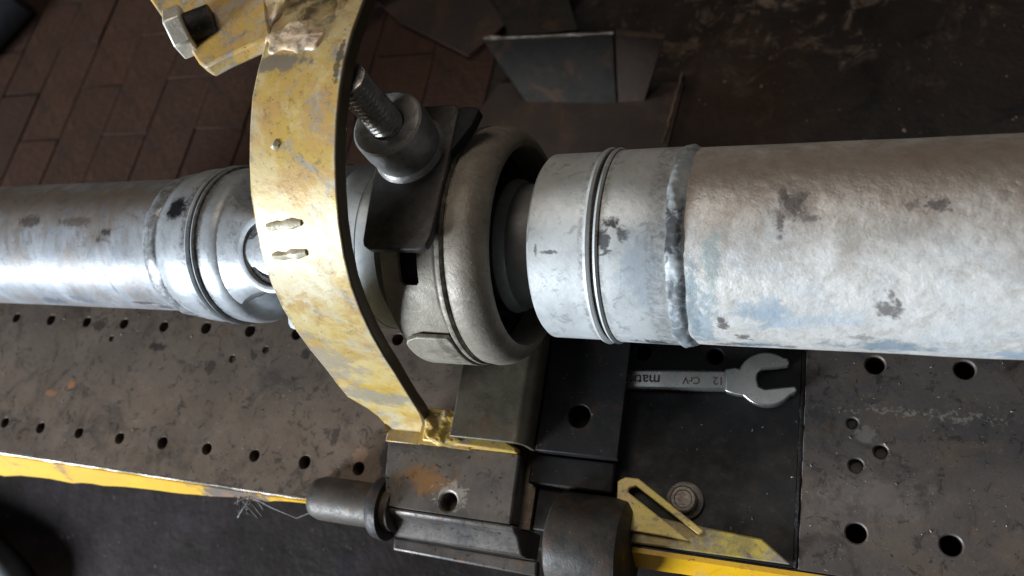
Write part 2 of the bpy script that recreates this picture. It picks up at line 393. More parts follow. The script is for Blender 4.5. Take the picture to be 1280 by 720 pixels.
m.bump(m.voro(4.6, 'SMOOTH_F1'), 0.26, 1.0); m.bump(m.noise(2.8, 5, 0.7, 0.6), 0.38, 0.75); m.bump(m.noise(16, 3, 0.5), 0.3, 1.5)
m.bump(m.noise(1.1, 3, 0.6), 0.3, 0.35)
TUBE_R = m.done(c, m.rng(m.noise(8, 5, 0.7, seed=3), 0.3, 0.7, 0.3, 0.5), 0.15, 0.5)

# smooth grey machined/painted steel with black smears
def grey_shaft(name, c1, c2, stains, smear=0.5, metal=0.45, rough=(0.28, 0.5), seed=0, grime=()):
    m = Mat(name, SO)
    c = m.mix(m.rng(m.noise(22, 6, 0.65, 0.5, seed=seed), 0.3, 0.7), c1, c2)
    c = m.mix(m.math('MULTIPLY', m.rng(m.noise(7, 7, 0.72, 0.9, seed=seed+3), 0.54, 0.68), smear), c, lin(104, 104, 104))
    c = m.mix(m.math('MULTIPLY', m.rng(m.noise(2.6, 4, 0.6, seed=seed+5), 0.66, 0.72), 0.45), c, lin(90, 86, 82))
    c = m.mix(m.math('MULTIPLY', m.rng(m.noise(3.4, 4, 0.6, seed=seed+8), 0.68, 0.74), 0.6), c, lin(232, 236, 240))
    c = m.mix(m.math('MULTIPLY', m.rng(m.noise(5, 6, 0.7, 0.3, (1, .12, .12), seed=seed+9), 0.62, 0.7), 0.35), c, lin(96, 92, 88))
    for p, rr, col, k, rag, sz in stains:
        c = m.mix(m.math('MULTIPLY', m.spot(p, rr, rag*0.8, sz, 0.28, p[0]*.3), k), c, lin(*col))
    for a, b, k in grime:      # dirt packed beside rings and welds
        c = m.mix(m.math('MULTIPLY', m.math('MULTIPLY', m.band(0, a, b, 1.2), m.rng(m.noise(3.5, 5, 0.75, 0.6, seed=seed+31), 0.38, 0.62)), k), c, lin(66, 60, 54))
    m.bump(m.noise(9, 6, 0.7, seed=seed), 0.18, 0.8); m.bump(m.noise(1.4, 4, 0.7, seed=seed), 0.18, 0.25)
    return m.done(c, m.rng(m.noise(9, 6, 0.7, seed=seed+1), 0.3, 0.7, *rough), metal)
blk = (40, 40, 42)
stR = [(on_shaft(533, 12), (4.5, 3, 3), blk, .95, .6, 2.5), (on_shaft(530, 22), (3.5, 7, 7), (58, 60, 62), .85, .8, 3), (on_shaft(538, 18), (3, 4, 4), (58, 60, 62), .8, .8, 2.5),
       (on_shaft(545, 98), (12, 5, 5), (54, 58, 62), .85, .8, 4), (on_shaft(505, 28), (5, 1.2, 1.2), (70, 68, 66), .8, .5, 2), (on_shaft(499, 27), (1, 3, 3), (70, 68, 66), .7, .5, 2), (on_shaft(545, 35), (10, 20, 20), (150, 164, 176), .5, .6, 6)]
COLLAR_R = grey_shaft('grey_collar_steel', lin(184, 186, 185), lin(204, 206, 205), stR, 0.45, 0.2, (0.36, 0.55), 2, ((518.5, 521, .5), (527.5, 530, .45), (548, 556, .35)))
stL = [(on_shaft(287, -2), (9, 9, 6), (30, 30, 32), 1.0, .35, 4), (on_shaft(272, 20), (2, 14, 14), (98, 98, 98), .8, .5, 3), (on_shaft(268, 45), (2, 20, 20), (130, 130, 134), .5, .6, 3)]
COLLAR_L = grey_shaft('bright_joint_steel', lin(146, 149, 152), lin(174, 178, 182), stL, 0.55, 0.3, (0.32, 0.5), 5, ((293.5, 297.3, .7), (303.2, 307, .7), (260, 274, .6)))
stT = [(on_shaft(233, 14, 40), (7, 2.5, 2.5), (52, 46, 42), .9, .7, 3), (on_shaft(227, 20, 40), (3, 3, 3), (60, 50, 44), .8, .7, 3), (on_shaft(166, 4, 40), (11, 5, 5), (72, 62, 54), .8, .6, 4), (on_shaft(205, 5, 40), (16, 4, 5), (84, 72, 62), .7, .7, 5),
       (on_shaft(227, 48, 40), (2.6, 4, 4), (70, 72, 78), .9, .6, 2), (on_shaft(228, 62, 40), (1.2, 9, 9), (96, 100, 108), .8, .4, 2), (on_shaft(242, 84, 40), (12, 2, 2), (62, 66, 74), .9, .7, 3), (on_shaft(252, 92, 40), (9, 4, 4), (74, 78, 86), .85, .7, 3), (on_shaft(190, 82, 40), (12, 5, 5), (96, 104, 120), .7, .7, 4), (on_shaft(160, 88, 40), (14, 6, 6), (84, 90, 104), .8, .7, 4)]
m = Mat('smeared_tube_steel', SO)
c = m.mix(m.rng(m.noise(26, 6, 0.65, 0.6, (1, .6, .6)), 0.3, 0.7), lin(124, 126, 130), lin(158, 162, 168))
c = m.mix(m.math('MULTIPLY', m.rng(m.noise(20, 5, 0.65, 0.8, (1, .3, .3), seed=4), 0.46, 0.64), 0.65), c, lin(122, 108, 96))
c = m.mix(m.math('MULTIPLY', m.spot((180, AY + 12, AZ + 40), (170, 22, 16), 0.4, 16, 0.4), 0.7), c, lin(120, 106, 92))
c = m.mix(m.math('MULTIPLY', m.rng(m.noise(9, 7, 0.75, 1.0, seed=14), 0.53, 0.66), 0.55), c, lin(98, 94, 92))
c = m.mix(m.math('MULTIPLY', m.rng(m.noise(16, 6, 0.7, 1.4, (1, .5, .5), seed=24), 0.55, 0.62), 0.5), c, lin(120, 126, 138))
for p, rr, col, k, rag, sz in stT:
    c = m.mix(m.math('MULTIPLY', m.spot(p, rr, rag*0.8, sz, 0.32, p[0]*.3), k), c, lin(*col))
m.bump(m.noise(12, 6, 0.7), 0.22, 1.0); m.bump(m.noise(1.6, 4, 0.7), 0.15, 0.25)
TUBE_L = m.done(c, m.rng(m.noise(12, 6, 0.7, seed=1), 0.3, 0.7, 0.38, 0.56), 0.15)
BLACK = steel('black_groove', lin(26, 25, 25), lin(44, 41, 39), SO, 5, (0.4, 0.6), 0.3, 0.4)
WELDR = grey_shaft('weld_bead_steel', lin(134, 140, 144), lin(172, 177, 178), [(on_shaft(558, 18), (6, 14, 14), (50, 50, 52), .9, .8, 4), (on_shaft(560, 50), (6, 9, 9), (70, 72, 74), .8, .9, 3), (on_shaft(560, 85), (6, 20, 20), (84, 92, 98), .7, .8, 4)], 0.7, 0.15, (0.45, 0.65), 12)

ax0 = (0, AY, AZ)
def sh(name, prof, mat, parent=shaft, wob=None, seg=128, smooth=35, **k):
    return build(name, lathe(prof, ax0, (1,0,0), (0,0,1), seg, wob), mat, parent, smooth, **k)
sh('tube', [(562, 0.1), (562, 45.0)] + [(566 + i*14, 45.0) for i in range(32)] + [(1002, 45.0), (1002, 0.1)], TUBE_R,
   wob=lambda t, a, r: r + (0.35*mnoise.noise(Vector((t*0.03, math.cos(a)*2, math.sin(a)*2))) if r > 1 else 0))
sh('collar', [(494, 0.1), (494, 43.6), (495.3, 44.9), (520.4, 45.1), (520.4, 40), (528, 40), (528, 45.6), (556, 45.8), (560, 44), (560, 0.1)], COLLAR_R)
gr = sh('snap_ring', [(520.8, 40), (520.8, 46.3), (522.2, 47.0), (523.4, 46.4), (523.8, 44.6), (525.0, 44.4), (525.4, 46.3), (526.4, 46.8), (527.4, 46.0), (527.6, 40)], COLLAR_R)
build('groove', lathe([(523.5, 44), (523.5, 45.3), (525.3, 45.3), (525.3, 44)], ax0, (1,0,0), (0,0,1), 96), BLACK, gr)
def beadwob(t, a, r):
    rip = 0.09*math.sin(a*70 + 0.35*(t - 559.5)**2*0.15 + 2*mnoise.noise(Vector((math.cos(a)*4, math.sin(a)*4, 2))))
    n1 = mnoise.noise(Vector((math.cos(a)*5, math.sin(a)*5, t*0.25)))
    n2 = mnoise.noise(Vector((math.cos(a)*14, math.sin(a)*14, t*0.5)))
    d = (t - 559.5 - 1.6*mnoise.noise(Vector((math.cos(a)*3+5, math.sin(a)*3, 0))))/5.0
    return 44.6 + max(0.0, 1 - d*d)*(2.0 + 1.0*n1 + 0.5*n2 + rip)
sh('weld_bead', [(551 + i*1.0, 45) for i in range(18)], WELDR, wob=beadwob, seg=420, smooth=60)

# left tube with swelling to the joint collar
sh('tube', [(-360, 0.1), (-360, 40)] + [(-350 + i*20, 40) for i in range(30)] + [(256, 40), (264, 40.3), (264, 0.1)], TUBE_L,
   wob=lambda t, a, r: r + (0.25*mnoise.noise(Vector((t*0.03, math.cos(a)*2, math.sin(a)*2))) if r > 1 else 0))
def bead2(t, a, r):
    return r + (0.9*mnoise.noise(Vector((math.cos(a)*9, math.sin(a)*9, t*0.35))) if r > 30 else 0)
sh('weld_bead', [(260, 39.5), (262, 41.2), (265, 42.6), (268, 43.0), (271, 42.6), (273, 42.0)], COLLAR_L, wob=bead2, seg=180, smooth=60)
sh('collar', [(266, 40), (271, 41.8), (277, 43.6), (281, 44.8), (286, 45.3), (297, 45.4), (297, 41), (303, 41)], COLLAR_L)
gl = sh('snap_ring', [(297.3, 40), (297.3, 45.9), (298.6, 46.6), (299.6, 46.0), (300, 44.0), (301.4, 44.0), (301.8, 46.2), (302.8, 46.6), (303.6, 45.8), (303.6, 40)], COLLAR_L)
build('groove', lathe([(299.7, 43.4), (299.7, 45.0), (301.7, 45.0), (301.7, 43.4)], ax0, (1,0,0), (0,0,1), 96), BLACK, gl)

# universal joint: left yoke ears toward the front-top, right yoke ears at right angles
def yoke(xb0, xb1, xj, d, mat, name):
    """body ring from xb0 to xb1, ears reaching xj along +-d"""
    s = 1 if xj > xb1 else -1
    body = lathe([(xb0, 0.1), (xb0, 44.6), ((xb0+xb1)/2, 45.2), (xb1 - 3*s, 44.8), (xb1, 43), (xb1 + 4*s, 36), (xb1 + 5*s, 26), (xb1 + 5*s, 0.1)], ax0, (1,0,0), (0,0,1), 96)
    y = build(name, body, mat, shaft, 40)
    D = Vector(d).normalized(); T = Vector((1,0,0)).cross(D)
    cj = Vector((xj, AY, AZ))
    for sg in (1, -1):
        # ear: an arm whose outer face keeps the curve of the joint, with a round end
        xs = xb1 - 8*s; nT, nX = 20, 7; W = 21.0; V, Fc = [], []
        for a in range(nT + 1):
            tt = -W*math.cos(math.pi*a/nT)
            xe = xj + s*math.sqrt(max(0.0, W*W - tt*tt))
            top = math.sqrt(43.9**2 - tt*tt) - 2.2*(abs(tt)/W)**6
            for b in range(nX + 1):
                x = xs + (xe - xs)*b/nX
                sw = 1 + 0.75*max(0.0, 1 - b/(nX*0.75))**2              # widens into the body
                for D_ in (20.0, top): V.append(tuple(Vector((x, AY, AZ)) + T*tt*sw + D*sg*(D_ if D_ == 20.0 else math.sqrt(max(400, 43.9**2 - (tt*sw)**2)) - 2.2*(abs(tt)/W)**6)))
        st = (nX + 1)*2
        for a in range(nT):
            for b in range(nX):
                p0, p1 = a*st + b*2, (a+1)*st + b*2
                Fc += [(p0+1, p0+3, p1+3, p1+1), (p0, p1, p1+2, p0+2)]
            p0, p1 = a*st, (a+1)*st; Fc.append((p0, p0+1, p1+1, p1))
            p0 += nX*2; p1 += nX*2; Fc.append((p0, p1, p1+1, p0+1))
        for b in range(nX):
            Fc.append((b*2, b*2+2, b*2+3, b*2+1)); q0 = nT*st + b*2; Fc.append((q0, q0+1, q0+3, q0+2))
        build('ear', (V, Fc), mat, y, 50, 1.6, 3)
        # raised eye ring
        ring = lathe([(36, 21), (42.6, 21.2), (44.6, 20.4), (45.2, 19.2), (44.8, 17.2), (40, 16.8), (38, 16.8)], tuple(cj), tuple(D*sg), (1,0,0), 64)
        build('eye_rim', ring, mat, y, 40)
    return y
FD = Vector((0, -math.cos(math.radians(60)), math.sin(math.radians(60))))
GD = Vector((0, -math.cos(math.radians(-30)), math.sin(math.radians(-30))))
yl = yoke(304, 319, 353, FD, COLLAR_L, 'yoke')
PALE = grey_shaft('pale_yoke_steel', lin(186, 192, 194), lin(208, 212, 214), [], 0.3, 0.25, (0.35, 0.5), 9)
yr = yoke(404, 387, 353, GD, PALE, 'yoke')
# cross with four caps and circlips
CAP = steel('cap_steel', lin(150, 152, 150), lin(176, 178, 176), SO, 9, (0.3, 0.5), 0.5, 0.2)
DRAB = steel('drab_cap_steel', lin(126, 134, 130), lin(146, 152, 148), SO, 9, (0.35, 0.55), 0.3, 0.2)
arms = []
for d in (FD, -FD, GD, -GD):
    arms.append(lathe(capped([(4, 13), (40, 13)]), (353, AY, AZ), tuple(d), (1,0,0), 32))
cr = build('cross', join(*arms), CAP, shaft, 40)
for d, mt, nm in ((FD, CAP, 1), (-FD, CAP, 1), (GD, DRAB, 1), (-GD, DRAB, 1)):
    cp = build('bearing_cap', lathe([(24, 16.4), (41, 16.4), (42.3, 15.2), (42.3, 0.1)], (353, AY, AZ), tuple(d), (1,0,0), 48), mt, shaft, 40)
    build('circlip', lathe([(42.2, 13.2), (43.3, 13.2), (43.3, 15.8), (42.2, 15.8)], (353, AY, AZ), tuple(d), (1,0,0), 48, None, 25, 335, True), BLACK, cp, 40)
# right yoke stem, bearing seat and neck to the right tube
sh('stem', [(401, 0.1), (401, 44.2), (409, 44.4), (414, 42.5), (417, 36), (419, 29), (440, 28), (440, 0.1)], PALE)
NECK = grey_shaft('dull_neck_steel', lin(104, 104, 102), lin(124, 124, 122), [], 0.5, 0.3, (0.4, 0.6), 17)
sh('neck', [(440, 0.1), (440, 27), (469, 27), (471.5, 33.2), (473, 33.8), (476, 33.0), (478, 31.2), (488, 30.6), (496, 31.5), (496, 0.1)], NECK)

# ================================================================== HANGER BEARING
HO = (452, AY, AZ - 60)
hb = thing('hanger_bearing', HO, 'round grey stamped steel hanger bearing with dark rubber centre fitted on the driveshaft', 'bearing')
m = Mat('dusty_stamped_steel', HO)
c = m.mix(m.rng(m.noise(20, 6, 0.65, 0.4), 0.3, 0.7), lin(136, 128, 115), lin(158, 150, 137))
c = m.mix(m.math('MULTIPLY', m.rng(m.noise(8, 7, 0.75, 0.7, seed=3), 0.54, 0.7), 0.5), c, lin(104, 92, 80))
c = m.mix(m.math('MULTIPLY', m.rng(m.noise(2.5, 4, 0.6, seed=6), 0.66, 0.73), 0.6), c, lin(74, 66, 60))
c = m.mix(m.math('MULTIPLY', m.rng(m.noise(6, 5, 0.7, 0.3, (.2, 1, 1), seed=9), 0.6, 0.7), 0.35), c, lin(192, 188, 180))
c = m.mix(m.math('MULTIPLY', m.math('MULTIPLY', m.band(0, 462.5, 482, 1.5), m.rng(m.noise(16, 5, 0.7, 0.4, seed=19), 0.2, 0.7, 0.35, 1.0)), 0.4), c, lin(96, 85, 73))  # shade of the right-facing rim painted into the steel colour
c = m.mix(m.math('MULTIPLY', m.rng(m.noise(12, 5, 0.7, 0.3, (1, .15, .15), seed=29), 0.55, 0.7), 0.3), c, lin(96, 86, 74))
gr_ = m.rng(m.noise(4.5, 5, 0.75, 0.8, seed=39), 0.55, 0.66)
c = m.mix(m.math('MULTIPLY', gr_, 0.28), c, lin(70, 60, 50))
c = m.mix(m.math('MULTIPLY', m.rng(m.noise(1.6, 3, 0.6, seed=49), 0.66, 0.72), 0.5), c, lin(196, 190, 178))
c = m.mix(m.math('MULTIPLY', m.math('MULTIPLY', m.band(0, 454, 462, 0.8), m.rng(m.noise(5, 5, 0.7, seed=59), 0.35, 0.6)), 0.6), c, lin(56, 48, 40))
m.bump(m.noise(12, 6, 0.7), 0.28, 1.2); m.bump(m.noise(1.5, 4, 0.7), 0.32, 0.4)
HOUS = m.done(c, m.rng(m.noise(9, 5, 0.7, seed=1), 0.3, 0.7, 0.46, 0.66), 0.25)
prof = [(426.5, 54.6), (426.0, 55.6), (426.5, 56.6), (430, 57.2), (453.5, 57.6), (454.6, 57.3), (455.2, 57.0), (455.7, 58.8), (456.4, 60.0), (457.6, 60.5), (458.9, 60.3), (459.5, 59.4), (459.8, 57.9), (460.4, 57.8), (460.8, 59.0), (461.5, 59.7), (463, 59.8),
        (466.5, 60.3), (470, 59.8), (473.5, 58.4), (476.2, 56.2), (478, 53.6), (478.9, 51.4), (478.8, 50.0), (477.8, 49.3), (470, 49.0), (462, 49.0), (462, 50.4), (470, 50.4), (476, 51.8), (474.8, 55), (471, 57.6), (466, 58.4), (460, 57.0), (456, 55.4), (430, 55.0)]
q = on_shaft(441, 34, 57)
R4 = Matrix.Translation(Vector(q)) @ Matrix.Rotation(math.radians(34), 4, 'X')
slot = xform(join(prism([(-5, -7.5), (-3.6, -9), (3.6, -9), (5, -7.5), (5, 6.6), (3.6, 8), (-3.6, 8), (-5, 6.6)], -12, 12)), R4)
build('housing', lathe(prof, ax0, (1,0,0), (0,0,1), 144, None, 0, 360, True), HOUS, hb, 40, cut=slot)
m = Mat('black_rubber', HO)
c = m.mix(m.rng(m.noise(10, 5, 0.6), 0.3, 0.7), lin(24, 23, 23), lin(38, 36, 34))
m.bump(m.noise(4, 5, 0.7), 0.3, 0.5)
RUB = m.done(c, 0.6, 0.0, 0.3)
build('rubber_ring', lathe([(432, 30), (432, 52), (452, 52.5), (458, 50), (462, 46), (460, 43), (455, 41), (458, 38), (463, 36), (464, 33), (460, 30)], ax0, (1,0,0), (0,0,1), 96, None, 0, 360, True), RUB, hb, 40)

# ================================================================== SUPPORT BRACKET UNDER THE BEARING
PO = (446, 0, 0)
br = thing('support_bracket', PO, 'olive grey pressed steel bracket cradling the hanger bearing from below', 'bracket')
OLIVE = steel('olive_grey_steel', lin(80, 74, 61), lin(98, 91, 76), PO, 16, (0.4, 0.6), 0.35, 0.25, 0.45)
# cradle: an arc shell from the front of the band round underneath (angle from top toward front)
def arcshell(x0, x1, r0, r1, d0, d1, seg=40, rx=6):
    pts = []
    for i in range(seg+1):
        d = d0 + (d1-d0)*i/seg
        t = min(1, (d - d0)*r1*math.pi/180/rx)
        ins = rx*(1 - math.sqrt(max(0, 1-(1-t)**2)))
        pts.append((d, x0 + ins, x1 - ins*0.2))
    V, Fc = [], []
    for d, xa, xb in pts:
        for r, x in ((r0, xa), (r1, xa), (r1, xb), (r0, xb)): V.append(on_shaft(x, d, r))
    n = len(pts)
    for i in range(n-1):
        for k in range(4): Fc.append((i*4+k, i*4+(k+1) % 4, i*4+4+(k+1) % 4, i*4+4+k))
    Fc += [(0,1,2,3), tuple((n-1)*4+k for k in range(4))[::-1]]
    return V, Fc
build('cradle', arcshell(429, 456, 58.2, 61.2, 70, 250, 60, 9), HOUS, br, 40, 0.9, 3)
def foot_sheet():
    # channel section in (x,z), extruded along y: left wall, top, rounded bend, right wall
    t = 3.2
    o_ = [(424, 0), (424, 29)] + [(462 + 7*math.sin(math.radians(a)), 22 + 7*math.cos(math.radians(a))) for a in range(0, 91, 15)] + [(469, 0)]
    i_ = [(469 - t, 0)] + [(462 + (7-t)*math.sin(math.radians(a)), 22 + (7-t)*math.cos(math.radians(a))) for a in range(90, -1, -15)] + [(424 + t, 29 - t), (424 + t, 0)]
    return prism(o_ + i_, -63.5, 62, lambda a, b, z: (a, z, b))
build('foot', foot_sheet(), OLIVE, br, 40, 0.6, 2)
build('rib', xform(box(-2, 2, -22, 40, 0, 14), Matrix.Translation((446, 20, 29.1))), OLIVE, br, 40, 0.8)

# ================================================================== DARK CHANNEL REST BESIDE IT
DO = (492, -30, 0)
dk = thing('channel_rest', DO, 'dark blackened steel channel plate with a round hole beside the bearing bracket', 'steel channel')
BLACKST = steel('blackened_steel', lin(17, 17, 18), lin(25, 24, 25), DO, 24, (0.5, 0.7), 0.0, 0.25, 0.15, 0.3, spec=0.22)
build('plate', box(470.5, 517, -64, 56, 11.5, 16), BLACKST, dk, 30, 0.7, 2, cut=hole(493, -43, 6.2, 0, 30, 28))
build('front_leg', box(470.5, 515.5, -63.8, -59.5, -0.4, 11.4), BLACKST, dk, 30, 0.5)
build('back_leg', box(470.5, 515.5, 50, 54, -0.4, 11.4), BLACKST, dk, 30, 0.5)
build('front_lip', box(466, 514, -81, -64.2, -0.4, 7.5), BLACKST, dk, 30, 1.2)

# ================================================================== YELLOW CLAMP FRAME (arch + block + rod)
CO = (415, -85, 0)
cl = thing('arch_clamp', CO, 'worn yellow arched flat-bar clamp frame standing over the driveshaft joint', 'clamp')
mY, c, r, wear = yellow_paint('worn_yellow_arch', CO, 0.5, 0.5, (190, 158, 76), 0, 15)
c = mY.mix(mY.math('MULTIPLY', mY.spot((400, -48, 62), (40, 12, 52), 0.6, 14, 0.35), 0.6), c, lin(206, 168, 52))
c = mY.mix(mY.math('MULTIPLY', mY.rng(mY.noise(26, 6, 0.7, 0.4, seed=31), 0.42, 0.6), 0.6), c, lin(214, 198, 150))
c = mY.mix(mY.math('MULTIPLY', mY.spot((378, -41, 96), (24, 16, 30), 0.7, 9, 0.3), 0.75), c, lin(160, 150, 134))
c = mY.mix(mY.math('MULTIPLY', mY.spot((385, -50, 52), (28, 10, 12), 0.7, 9, 0.25), 0.8), c, lin(150, 144, 132))
c = mY.mix(mY.math('MULTIPLY', mY.spot((405, 50, 214), (26, 5, 20), 0.35, 6, 0.2), 0.9), c, lin(118, 110, 98))
c = mY.mix(mY.math('MULTIPLY', mY.spot((420, 92, 212), (24, 26, 24), 0.5, 10, 0.3), 0.9), c, lin(70, 58, 40))
c = mY.mix(mY.math('MULTIPLY', mY.spot((438, 48, 212), (2.2, 15, 9), 0.9, 4, 0.2), 0.8), c, lin(50, 42, 34))
c = mY.mix(mY.math('MULTIPLY', mY.spot((395, -20, 165), (34, 18, 34), 0.7, 12, 0.4), 0.6), c, lin(226, 218, 192))
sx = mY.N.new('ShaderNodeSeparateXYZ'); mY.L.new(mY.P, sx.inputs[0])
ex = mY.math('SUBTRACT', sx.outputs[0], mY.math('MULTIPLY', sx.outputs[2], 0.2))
rim = mY.math('MULTIPLY', mY.rng(mY.math('ADD', ex, mY.rng(mY.noise(4, 5, 0.7, 0.4, seed=51), 0.2, 0.8, -3.5, 2.5)), 396.0, 397.5), 0.75)
c = mY.mix(rim, c, lin(178, 172, 160))
c = mY.mix(mY.rng(ex, 397.3, 397.7), c, lin(92, 80, 62))  # shaded right side face of the bar, darkened in the colour
riml = mY.math('MULTIPLY', mY.rng(mY.math('ADD', ex, mY.rng(mY.noise(5, 5, 0.7, 0.4, seed=53), 0.2, 0.8, -3.0, 4.0)), 356.5, 355.0), 0.7)
c = mY.mix(riml, c, lin(146, 132, 110))
c = mY.mix(mY.math('MULTIPLY', mY.rng(mY.noise(1.5, 4, 0.6, 0.3, seed=61), 0.66, 0.71), 0.85), c, lin(60, 50, 38))
c = mY.mix(mY.math('MULTIPLY', mY.rng(mY.noise(6, 7, 0.75, 1.2, (1, 1.6, .5), seed=63), 0.58, 0.66), 0.55), c, lin(120, 98, 58))
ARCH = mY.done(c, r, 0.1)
path = [(320, 170), (260, 182), (200, 194), (150, 203), (108, 209.5), (79, 213), (62, 215), (48, 214.5), (36, 212), (24, 207.5), (12, 201), (1, 193), (-9, 183.5), (-18, 172), (-26, 158), (-32, 142), (-37, 124), (-41, 104), (-44, 84), (-47.5, 64), (-50.5, 46), (-53.2, 32), (-55.8, 24), (-59, 18), (-63.5, 13.4)]
def arch():
    n = len(path); V, Fc = [], []
    for i, (y, z) in enumerate(path):
        a = Vector(path[max(i-1, 0)]); b = Vector(path[min(i+1, n-1)]); t = (b - a).normalized()
        nrm = Vector((t.y, -t.x))     # inward
        inw = Vector((30, 110)) - Vector((y, z))
        if nrm.dot(inw) < 0: nrm = -nrm
        xr = 398 + 0.2*z; wdt = 43.5
        xl = xr - wdt + max(0, (46 - z))*0.62; xr += max(0, 40 - z)*0.15
        if i < 6: xl = xr - wdt
        xl += 0.5*mnoise.noise(Vector((y*.05, z*.05, 1))); xr += 0.35*mnoise.noise(Vector((y*.05, z*.05, 7)))
        yi, zi = y + nrm.x*7.6, z + nrm.y*7.6
        V += [(xl, y, z), (xr, y, z), (xr, yi, zi), (xl, yi, zi)]
    for i in range(n-1):
        for k in range(4): Fc.append((i*4+k, i*4+(k+1) % 4, i*4+4+(k+1) % 4, i*4+4+k))
    Fc += [(0,1,2,3), tuple((n-1)*4+k for k in range(4))[::-1]]
    return V, Fc
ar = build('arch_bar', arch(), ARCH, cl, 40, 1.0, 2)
WELDG = steel('weld_grey', lin(176, 166, 142), lin(198, 188, 164), CO, 5, (0.4, 0.6), 0.15, 0.4)
def arch_pt(x_frac, s):
    """point on the outer face; s = index along path (float)"""
    i = int(s); f = s - i
    y = path[i][0]*(1-f) + path[i+1][0]*f; z = path[i][1]*(1-f) + path[i+1][1]*f
    xr = 398 + 0.2*z
    return Vector((xr - 43.5*x_frac, y, z))
for s_ in (12.05, 13.0):
    pts = [arch_pt(0.85 - 0.42*k/7, s_ - 0.12*k/7) + Vector((0, 0.3 + random.uniform(-.3, .3), -0.3 + random.uniform(-.3, .3))) for k in range(8)]
    build('weld_mark', tube(pts, [1.6, 2.4, 2.2, 1.9, 2.3, 2.5, 2.2, 1.4], 8, 0.35, s_), WELDG, ar)
build('weld_mark', tube([arch_pt(.72, 9.6), arch_pt(.68, 9.55), arch_pt(.64, 9.6)], [1.2, 1.9, 1.0], 8, 0.5, 2), WELDG, ar)

# lug plate on the left of the arch top, with hex bolt
mL, c, r, _ = yellow_paint('lug_yellow', CO, 0.75, 0.45, (204, 170, 80), 14, 14)
c = mL.mix(mL.math('MULTIPLY', mL.rng(mL.noise(12, 6, 0.7, 0.6, seed=3), 0.5, 0.64), 0.6), c, lin(190, 182, 166))
LUGM = mL.done(c, r, 0.15)
lug = prism([(400, 63), (390, 60), (376, 54.5), (369, 51), (364, 54), (352, 66), (334, 80), (314, 99), (296, 116), (300, 170), (372, 170), (386, 95), (394, 76)], 208, 215.5)
lg = build('lug_plate', lug, LUGM, cl, 30, 1.2, 2)
GALV = steel('bright_bolt_steel', lin(206, 200, 186), lin(228, 222, 208), CO, 8, (0.3, 0.5), 0.3, 0.25, 0.25, 0.2, 1.2, (160, 130, 70))
hexp = [(11.2*math.cos(math.radians(60*k+12)), 11.2*math.sin(math.radians(60*k+12))) for k in range(6)]
BQ = Vector((-0.80, -0.50, 0.22)).normalized()
u_ = BQ.cross(Vector((0,0,1))).normalized(); v_ = BQ.cross(u_)
bc = Vector((361, 72.5, 218))
fn = lambda a, b, z: tuple(bc + u_*a + v_*b + BQ*z)
hb_ = build('hex_bolt', prism(hexp, 5, 13, fn), GALV, lg, 30, 0.9, 2)
build('shank', lathe(capped([(-6, 7), (5.2, 7)]), tuple(bc), tuple(BQ), (0,0,1), 24), DARKW, lg, 40)
# welded lumps between lug, arch and block
def blob(c, r, seed, amp=0.22):
    V, Fc = lathe([(-math.cos(math.pi*i/18), max(0.01, math.sin(math.pi*i/18))) for i in range(19)], (0,0,0), (0,0,1), (1,0,0), 30)
    V2 = []
    for v in V:
        p = Vector(v); k = 1 + amp*mnoise.noise(p*1.8 + Vector((seed, 0, 0))) + amp*.5*mnoise.noise(p*4 + Vector((0, seed, 0)))
        V2.append((c[0] + p.x*r[0]*k, c[1] + p.y*r[1]*k, c[2] + p.z*r[2]*k))
    return V2, Fc
mW, c, r, _ = yellow_paint('burnt_weld_paint', CO, 0.6, 0.7, (216, 196, 140), 40, 9)
WELDY = mW.done(c, 0.4, 0.1)
def patch(x0, x1, y0, y1, base, hfun, n=44):
    V, Fc = [], []
    for i in range(n+1):
        for j in range(n+1):
            x = x0 + (x1-x0)*i/n; y = y0 + (y1-y0)*j/n
            a, b = 2*i/n - 1, 2*j/n - 1
            e = a*a + b*b + 0.55*mnoise.noise(Vector((x*.16, y*.16, 4.4)))
            f = max(0.0, min(1.0, (1.0 - e)*2.2)); f = f*f*(3 - 2*f)
            V.append((x, y, base(x, y) - 2.5 + f*(2.5 + hfun(x, y))))
    m_ = n + 1
    for i in range(n):
        for j in range(n): Fc.append((i*m_+j, (i+1)*m_+j, (i+1)*m_+j+1, i*m_+j+1))
    k = len(V); V += [(v[0], v[1], v[2] - 2.0) for v in V]
    Fc += [tuple(q + k for q in f[::-1]) for f in list(Fc)]
    rim_ = [i*m_ for i in range(m_)] + [n*m_ + j for j in range(1, m_)] + [i*m_ + n for i in range(n-1, -1, -1)] + [j for j in range(n-1, 0, -1)]
    for a, b in zip(rim_, rim_[1:] + rim_[:1]): Fc.append((a, b, b + k, a + k))
    return V, Fc
def arch_z(x, y):
    for (ya, za), (yb, zb) in zip(path, path[1:]):
        if ya >= y >= yb: return za + (zb - za)*(y - ya)/(yb - ya)
    return 200
lump = lambda x, y: 0.8 + 1.8*abs(mnoise.noise(Vector((x*.10, y*.10, 1.7)))) + 0.5*mnoise.noise(Vector((x*.25, y*.25, 5))) + .2*mnoise.noise(Vector((x*.9, y*.9, 8)))
build('weld_lump', join(patch(396, 430, 52, 72, arch_z, lump), patch(386, 402, 66, 104, lambda x, y: 213.8, lump)), WELDY, cl, 70)
mW2, c, r, _ = yellow_paint('thick_yellow_weld', CO, 0.5, 0.8, (196, 166, 70), 44, 6)
WELDY2 = mW2.done(c, 0.32, 0.0)
